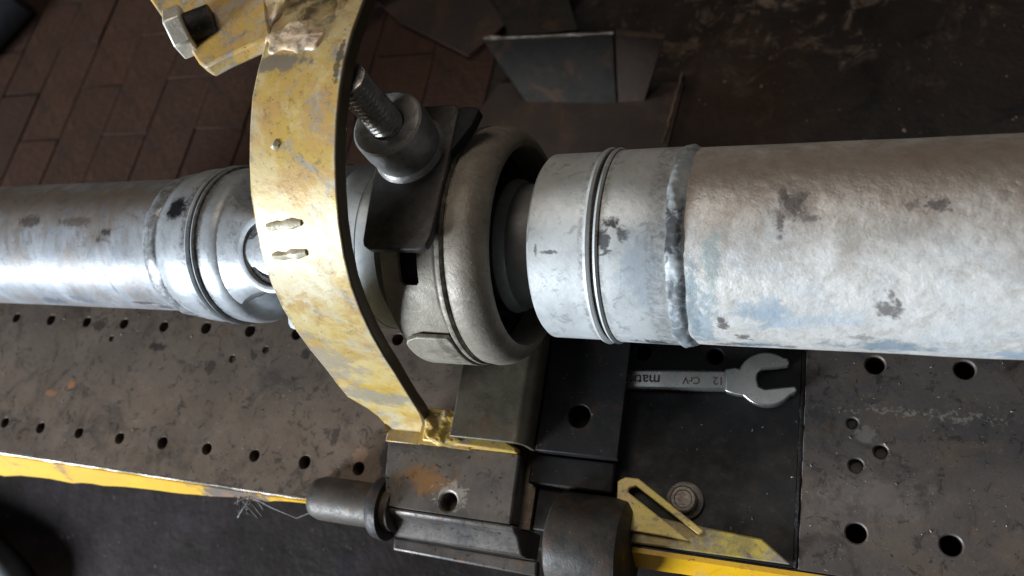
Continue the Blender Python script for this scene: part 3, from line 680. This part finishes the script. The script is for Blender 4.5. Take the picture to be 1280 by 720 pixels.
lump2 = lambda x, y: 1.2 + 2.6*abs(mnoise.noise(Vector((x*.10, y*.10, 3.1)))) + 0.9*mnoise.noise(Vector((x*.28, y*.28, 2))) + .4*mnoise.noise(Vector((x*.9, y*.9, 1)))
build('weld_lump', patch(401, 432, -68, -47, lambda x, y: 17.2 + (462 - x)*0.10, lump2), WELDY2, cl, 70)
mG, c, r, _ = yellow_paint('gusset_paint', CO, 0.5, 0.5, (208, 176, 80), 60, 9)
GUSM = mG.done(c, r, 0.1)
build('gusset', prism([(404, -47), (422, -47), (446, -58), (460, -64), (460, -66.5), (404, -66.5)], 9, 17, lambda a, b, z: (a, b, z + (462 - a)*0.10)), GUSM, cl, 30, 1.0, 2)

# block, worn steel
m = Mat('pitted_block_steel', CO)
c = m.mix(m.rng(m.noise(20, 7, 0.65, 0.4), 0.3, 0.7), lin(82, 78, 76), lin(108, 100, 94))
c = m.mix(m.math('MULTIPLY', m.spot((408, -86, 14), (18, 9, 20), 0.6, 8, 0.4), 0.75), c, lin(146, 104, 56))
c = m.mix(m.math('MULTIPLY', m.rng(m.noise(9, 6, 0.7, 0.5, seed=5), 0.58, 0.7), 0.5), c, lin(132, 96, 62))
c = m.mix(m.math('MULTIPLY', m.rng(m.noise(7, 7, 0.7, 0.8, seed=8), 0.56, 0.68), 0.6), c, lin(44, 40, 38))
c = m.mix(m.math('MULTIPLY', m.spot((423, -93, 14), (10, 8, 12), 0.7, 4, 0.3), 0.7), c, lin(170, 164, 156))
pits = m.rng(m.noise(4.2, 3, 0.55, 0.3, seed=12), 0.66, 0.7)
c = m.mix(pits, c, lin(34, 28, 26))
m.bump(pits, -0.8, 1.2); m.bump(m.noise(6, 6, 0.7), 0.35, 1.0); m.bump(m.noise(1.4, 4, 0.7), 0.3, 0.3)
BLK = m.done(c, m.rng(m.noise(10, 5, 0.7, seed=2), 0.3, 0.7, 0.35, 0.6), 0.4)
blk_poly = [(376, -64.5), (461, -66), (462, -104.2), (384, -104.2), (380, -92)]
bk = build('block', prism(blk_poly, -1.0, 13), BLK, cl, 30, 1.2, 2, cut=hole(423, -97, 5.2, -8, 30, 24))
jw = [(-104.5, 12), (-107.5, 11), (-110, 3), (-119, -7), (-119.5, -34), (-104.5, -34)]
build('jaw', prism(jw, 380, 464, lambda a, b, z: (z, a, b)), BLK, cl, 30, 1.5, 2)
build('ledge', prism([(378, -119.8), (470, -119.8), (471, -128), (379, -127)], -22, -15), BLK, cl, 30, 1.2, 2)
ROD = steel('bare_rod_steel', lin(62, 57, 51), lin(82, 75, 67), CO, 12, (0.45, 0.65), 0.25, 0.2, 0.3)
build('rod', lathe(capped([(327, 7.5), (330, 11.5), (335, 13), (386, 13)]), (0, -104.5, 2.5), (1,0,0), (0,0,1), 40), ROD, cl, 40)
build('collar', lathe([(372, 12), (372, 15), (374, 17.5), (378, 18.5), (381, 18.5), (381, 12)], (0, -104.5, 1), (1,0,0), (0,0,1), 48), DARKS, cl, 40)
KN = steel('black_roller_steel', lin(34, 31, 29), lin(58, 52, 46), CO, 14, (0.45, 0.65), 0.2, 0.3, 0.4)
kn = build('roller', lathe([(484, 8), (484, 21), (486, 24.5), (491, 26), (518, 26), (523, 25), (526, 21), (526, 0.1)], (0, -108, 0), (1,0,0), (0,0,1), 64), KN, cl, 40)

# ================================================================== CLAMP SCREW (threaded rod in welded boss on a pressing plate)
TO = (439, 46, 147)
ts = thing('clamp_screw', TO, 'dark threaded rod in a steel boss welded to a plate pressing on the bearing', 'screw clamp')
DST = steel('scuffed_dark_steel', lin(142, 139, 136), lin(176, 172, 168), TO, 9, (0.28, 0.46), 0.45, 0.3, 0.1, 0.55)
def thread(z0, z1, r, pitch, depth, cx, cy, seg=28, per=6):
    V, Fc = [], []; n = int((z1 - z0)/pitch*per)
    for j in range(n+1):
        for i in range(seg):
            a = 2*math.pi*i/seg; z = z0 + (z1-z0)*j/n
            ph = (z/pitch - i/seg) % 1.0
            rr = r - depth*(1 - abs(2*ph - 1)**0.8)
            V.append((cx + rr*math.cos(a), cy + rr*math.sin(a), z))
    for j in range(n):
        for i in range(seg): Fc.append((j*seg+i, j*seg+(i+1) % seg, (j+1)*seg+(i+1) % seg, (j+1)*seg+i))
    Fc += [tuple(range(seg))[::-1], tuple(n*seg+i for i in range(seg))]
    return V, Fc
TH_ = steel('thread_steel', lin(150, 146, 142), lin(180, 176, 170), TO, 6, (0.22, 0.4), 0.85, 0.2, 0.1, 0.4)
build('threaded_rod', thread(152, 205.5, 8.0, 2.6, 1.5, 437, 46), TH_, ts, 60)
bo = build('boss', lathe([(172.6, 8.1), (173.4, 9.0), (173.6, 15.8), (172.8, 16.8), (164, 17.2), (156, 16.6), (151.3, 15.8), (151.3, 8.1)], (437.5, 45.5, 0), (0,0,1), (1,0,0), 64, None, 0, 360, True), DST, ts, 40)
build('boss_weld', lathe([(151.2, 15), (151.2, 17.9), (152.2, 17.4), (153.4, 16.8), (154.4, 15.6)], (437.5, 45.5, 0), (0,0,1), (1,0,0), 90, lambda t, a, r: r + (0.8*mnoise.noise(Vector((math.cos(a)*9, math.sin(a)*9, t*.5))) if r > 20.5 else 0), 0, 360, True), DST, ts, 60)
tab = [(424, -1), (425, -3.5), (428, -5), (453, -5.5), (457, -3.5), (458.5, 1), (459, 30), (459.2, 66), (456, 69), (432, 69), (421, 70), (421, 30)]
DPL = steel('oily_plate_steel', lin(58, 56, 54), lin(78, 75, 72), TO, 9, (0.4, 0.6), 0.35, 0.3, 0.1, 0.75)
build('pressing_plate', prism(tab, 147.0, 151.2), DPL, ts, 30, 0.9, 2)
build('rear_strap', prism([(459.6, 42), (468, 56), (470, 64), (466, 66), (459.6, 66)], 147.2, 152.5), BLACKST, ts, 30, 0.6)

# ================================================================== SPANNER
WO = (545, -15, 0)
wr = thing('spanner', WO, 'small chrome open-ended spanner lying on the dark bench plate', 'spanner')
CHR = steel('satin_chrome', lin(168, 166, 162), lin(188, 186, 182), WO, 30, (0.22, 0.34), 0.85, 0.05, 0.0, 0.05)
ang = math.radians(3.0); ca, sa = math.cos(ang), math.sin(ang)
W2 = lambda u, v, z: (588 + u*ca - v*sa, -12.5 + u*sa + v*ca, z)
hd = []
tilt = 9
for t in range(-150, -43, 8): hd.append((14.6*math.cos(math.radians(t+tilt)), 14.6*math.sin(math.radians(t+tilt))))
def rt(a, b): k = math.radians(tilt); return (a*math.cos(k) - b*math.sin(k), a*math.sin(k) + b*math.cos(k))
hd += [rt(13.2, -9.4), rt(14.2, -7.6), rt(13.6, -5.6), rt(-1.5, -5.2), rt(-4.2, -3.4), rt(-4.6, 0), rt(-4.2, 3.4), rt(-1.5, 5.2), rt(12.0, 5.6), rt(13.0, 7.2), rt(12.4, 9.6)]
for t in range(45, 152, 8): hd.append((14.6*math.cos(math.radians(t+tilt)), 14.6*math.sin(math.radians(t+tilt))))
hd += [(-16, 6.2), (-21, 5.0), (-21, -7.0), (-16, -8.6)]
build('jaw', prism(hd, 0.1, 5.6, W2), CHR, wr, 30, 1.1, 3)
hdl = build('handle', prism([(-20, 4.6), (-20, -6.6), (-70, -6.6), (-98, -7), (-98, 5), (-70, 4.6)], 0.4, 4.8, W2), CHR, wr, 30, 1.3, 3)
build('ring_end', lathe([(0.2, 6), (0.2, 10), (6, 10), (6, 6)], W2(-105, -1, 0), (0,0,1), (1,0,0), 40, None, 0, 360, True), CHR, wr, 30, 0.6)
ETCH = Mat('etched_letters', WO); ETCH = ETCH.done(lin(96, 74, 58), 0.6, 0.2)
def lettering(txt, size, pos, rot, parent, mat):
    cu = bpy.data.curves.new('t', 'FONT'); cu.body = txt; cu.size = size*S; cu.extrude = 0.03*S
    cu.align_x = 'LEFT'; cu.align_y = 'CENTER'; cu.offset = 0.00012
    to = bpy.data.objects.new('t', cu); COL.objects.link(to)
    dg = bpy.context.evaluated_depsgraph_get(); dg.update()
    me = bpy.data.meshes.new_from_object(to.evaluated_get(dg)); bpy.data.objects.remove(to)
    me.materials.clear(); me.materials.append(mat)
    o = bpy.data.objects.new('lettering', me); COL.objects.link(o); o.parent = parent
    o.location = (Vector(pos) - ROOT[parent.name])*S; o.rotation_euler = (0, 0, rot)
    return o
lettering('matrix', 8.5, W2(-55.5, -1.2, 4.86), math.pi + ang, hdl, ETCH)
lettering('CrV', 5.5, W2(-34, -1.2, 4.86), math.pi + ang, hdl, ETCH)
lettering('12', 6, W2(-21.5, -1.2, 4.86), math.pi + ang, hdl, ETCH)

# ================================================================== YELLOW SLOTTED BAR AND BOLT ON THE FRONT OF THE BENCH
YO = (550, -92, 0)
yb = thing('slotted_bar', YO, 'grimy yellow slotted flat bar lying along the front edge of the bench', 'metal bar')
mS, c, r, _ = yellow_paint('grimy_yellow_bar', YO, 0.9, 0.8, (196, 176, 70), 70, 22)
c = mS.mix(mS.math('MULTIPLY', mS.rng(mS.noise(30, 6, 0.7, 0.5, seed=2), 0.4, 0.6), 0.6), c, lin(104, 92, 66))
BARM = mS.done(c, r, 0.1)
build('bar', prism([(518, -87), (546, -90), (590, -93), (604, -103), (518, -104)], -0.3, 3.2), BARM, yb, 30, 0.8)
mS2, c, r, _ = yellow_paint('pale_yellow_tab', YO, 0.35, 0.3, (216, 194, 96), 74, 12)
TABM = mS2.done(c, r, 0.1)
build('slotted_tab', prism([(516, -74), (520, -71.5), (527, -71.5), (563, -93.5), (560, -95.5), (526, -75.5), (522.5, -77), (522, -79), (556, -99), (518, -98)], 3.4, 7.2), TABM, yb, 30, 0.6)
bo_ = thing('round_bolt', (551, -79, 0), 'round steel bolt head with washer beside the slotted yellow bar', 'bolt')
BM2 = steel('dull_bolt_steel', lin(92, 86, 80), lin(120, 112, 104), (551, -79, 0), 6, (0.3, 0.5), 0.6, 0.3)
build('washer', lathe(capped([(-0.5, 9.6), (1.6, 9.6), (1.9, 9.2)]), (551, -79, 0), (0,0,1), (1,0,0), 40), BM2, bo_, 40)
build('head', lathe(capped([(1.9, 6.8), (6.6, 6.8), (7.4, 6.0), (7.5, 4.6), (6.9, 4.2)]), (551, -79, 0), (0,0,1), (1,0,0), 40), BM2, bo_, 40)

# ================================================================== THINGS ON THE FLOOR BEHIND
RO = (330, 420, FZ)
rest = thing('steel_trestle', RO, 'dark folded steel trestle with slanted gusset standing on the floor behind the shaft', 'trestle')
TRE = steel('greasy_trestle_steel', lin(30, 27, 22), lin(46, 41, 34), RO, 40, (0.4, 0.6), 0.4, 0.3, 0.5, 0.6)
RUSTY = steel('rusty_gusset_steel', lin(50, 36, 26), lin(62, 44, 32), RO, 30, (0.5, 0.7), 0.2, 0.4, 0.7, 0.6)
Zt = FZ + 80
build('top_sheet', prism([(304, 378), (378, 377), (330, 500), (235, 510)], Zt - 5.2, Zt - 0.2), TRE, rest, 30, 1.0)
build('front_sheet', ([(276, 381, Zt), (415, 371, Zt), (415, 365, Zt), (276, 375, Zt), (300, 357, FZ), (402, 347, FZ), (402, 341, FZ), (300, 351, FZ)], [(0,1,2,3), (4,7,6,5), (0,3,7,4), (1,5,6,2), (0,4,5,1), (3,2,6,7)]), TRE, rest, 30, 1.0)
build('side_gusset', ([(416, 368, Zt - 1), (464, 358, Zt - 4), (430, 342, FZ), (403, 342, FZ), (416, 374, Zt - 1), (464, 364, Zt - 4), (432, 348, FZ), (403, 348, FZ)], [(0,1,2,3), (4,7,6,5), (0,4,5,1), (1,5,6,2), (2,6,7,3), (3,7,4,0)]), RUSTY, rest, 30, 0.8)
build('back_leg', prism([(250, 470), (330, 464), (330, 470), (250, 476)], FZ, Zt - 5.4), TRE, rest, 30, 1.0)
build('edge_bead', tube([(276 + 139*k/16, 377.5 - 10*k/16, Zt + random.uniform(0, 1)) for k in range(17)], [1.4 + random.uniform(-.6, 1.0) for k in range(17)], 7, 0.5, 2), EDGE, rest)

SH = steel('brown_sheet_steel', lin(42, 31, 25), lin(52, 39, 31), (170, 420, FZ), 60, (0.5, 0.7), 0.1, 0.3, 0.4, 0.4)
o = build('steel_sheet', prism([(20, 560), (116, 475), (221, 414), (262, 455), (210, 520), (120, 600)], FZ + 9, FZ + 12), SH, None, 30, 0.6, org=(170, 480, FZ + 9))
tag(o, 'thin brown steel offcut lying on the floor blocks beside the trestle', 'steel sheet')
o = build('steel_sheet', prism([(262, 380), (470, 362), (456, 250), (210, 270)], FZ + 0.3, FZ + 3.0), SH, None, 30, 0.6, org=(350, 300, FZ))
tag(o, 'wide dark brown steel sheet on the floor in front of the trestle', 'steel sheet')
o = build('twig', tube([(468 - k*1.2 + random.uniform(-1, 1), 372 - k*8, FZ + 5 + random.uniform(-.5, .5)) for k in range(11)], 1.1, 6, 0.4, 3), steel('dry_straw', lin(92, 76, 58), lin(112, 94, 72), (460, 330, FZ), 10, (0.7, 0.9), 0, 0.2), None, 40, org=(460, 330, FZ + 3))
tag(o, 'thin pale straw stalk on the rusty floor right of the trestle', 'straw')
RB = steel('dark_rubber', lin(34, 38, 42), lin(48, 52, 56), (0, 0, 0), 30, (0.5, 0.7), 0.0, 0.2)
o = build('rubber_roller', lathe(capped([(-70, 52), (-62, 60), (62, 60), (70, 52)]), (-648, 548, FZ + 62), (0.55, 0.83, 0), (0,0,1), 48), RB, None, 40, org=(-648, 548, FZ))
tag(o, 'blue-black rubber roller lying on the brown floor blocks', 'roller')
o = build('pipe_offcut', lathe(capped([(-110, 38), (-106, 41), (106, 41), (110, 38)]), (122, 575, FZ + 52), (0.8, 0.6, 0), (0,0,1), 48), RB, None, 40, org=(122, 575, FZ))
tag(o, 'dark greenish pipe offcut on the floor behind the yellow arch', 'pipe')
o = build('pipe_offcut', lathe(capped([(-120, 34), (-116, 37), (116, 37), (120, 34)]), (420, 600, FZ + 38), (0.97, -0.2, 0), (0,0,1), 48), RB, None, 40, org=(420, 600, FZ))
tag(o, 'black pipe offcut lying behind the steel trestle', 'pipe')

# ================================================================== FRONT FLOOR CLUTTER
for pts, lab in (([(-330, -180, FZ + 12), (-260, -190, FZ + 12), (-210, -205, FZ + 14), (-170, -225, FZ + 14), (-150, -262, FZ + 12), (-165, -310, FZ + 12)], 'thick black rubber hose curving over the floor below the bench'),
                 ([(-330, -212, FZ + 9), (-270, -218, FZ + 9), (-225, -234, FZ + 9), (-205, -262, FZ + 9), (-215, -310, FZ + 9)], 'thinner black hose inside the curve of the thick hose')):
    r_ = 14 if 'thick ' in lab else 9
    P2 = []
    for i in range(len(pts)-1):
        for k in range(8):
            a, b = Vector(pts[i]), Vector(pts[i+1]); P2.append(a.lerp(b, k/8))
    for _ in range(8): P2 = [P2[0]] + [(P2[i-1] + P2[i]*2 + P2[i+1])/4 for i in range(1, len(P2)-1)] + [P2[-1]]
    tag(build('rubber_hose', tube(P2, r_, 16), RB, None, 60, org=(-240, -220, FZ)), lab, 'hose')
# frayed tuft of wire hanging from the bench edge
WIRE = steel('grey_fibre', lin(62, 58, 54), lin(92, 86, 80), (0, 0, 0), 5, (0.5, 0.7), 0.1, 0.1)
g = []
for k in range(16):
    a = random.uniform(-1.5, 1.5); L = random.uniform(8, 20)
    p0 = Vector((268 + random.uniform(-8, 8), -109 + random.uniform(-2, 1), -6 + random.uniform(-3, 3)))
    d = Vector((math.sin(a), -random.uniform(0.3, 0.9), random.uniform(-0.7, 0.1))).normalized()
    q_ = Vector((random.uniform(-.5, .5), random.uniform(-.3, .3), -random.uniform(.2, .9)))
    g.append(tube([p0 + d*L*t + q_*L*0.5*t*t for t in (0, .2, .4, .6, .8, 1)], random.uniform(.25, .55), 5))
g.append(tube([(270, -108, -4), (290, -114, -8), (312, -118, -7), (330, -112, 0.5), (340, -106, 3)], 0.6, 6))
o = build('wire_tuft', join(*g), WIRE, None, 60, org=(268, -109, -8))
tag(o, 'frayed tuft of grey wire strands caught on the bench front edge', 'wire')

# scattered swarf and grit on the bench plates: too many and too small to count
g = []
def chip(x, y, z, r):
    a = random.uniform(0, 6.28); k = random.uniform(0.3, 1.0); c_, s_ = math.cos(a), math.sin(a)
    pts = [(-r, -r*k*.5, 0), (r, -r*k*.4, 0), (r*.8, r*k*.5, 0), (-r*.7, r*k*.4, 0), (0, 0, r*0.6)]
    V = [(x + p[0]*c_ - p[1]*s_, y + p[0]*s_ + p[1]*c_, z + p[2]) for p in pts]
    return V, [(3,2,1,0), (0,1,4), (1,2,4), (2,3,4), (3,0,4)]
for k in range(420):
    x = random.uniform(20, 760); y = random.uniform(-101, 30)
    if 465 < x < 520 or (370 < x < 466 and y < -40): continue
    if min(abs((x - 0)/40 - round(x/40))*40, 99) < 6.5 and abs(y) < 7: continue
    if abs(((x - 32.6)/40) - round((x - 32.6)/40))*40 < 6.5 and abs(y + 84.2) < 7: continue
    g.append(chip(x, y, -0.55 if 470 < x < 606 else 0.03, random.choice([.3, .4, .4, .5, .6, .9])))
o = build('metal_grit', join(*g), steel('grit_metal', lin(120, 108, 96), lin(166, 156, 146), (0, 0, 0), 3, (0.4, 0.7), 0.4, 0.1), None, 0, org=(300, -40, 0))
tag(o, 'fine metal grit and swarf scattered over the bench plates', 'grit', kind='stuff')
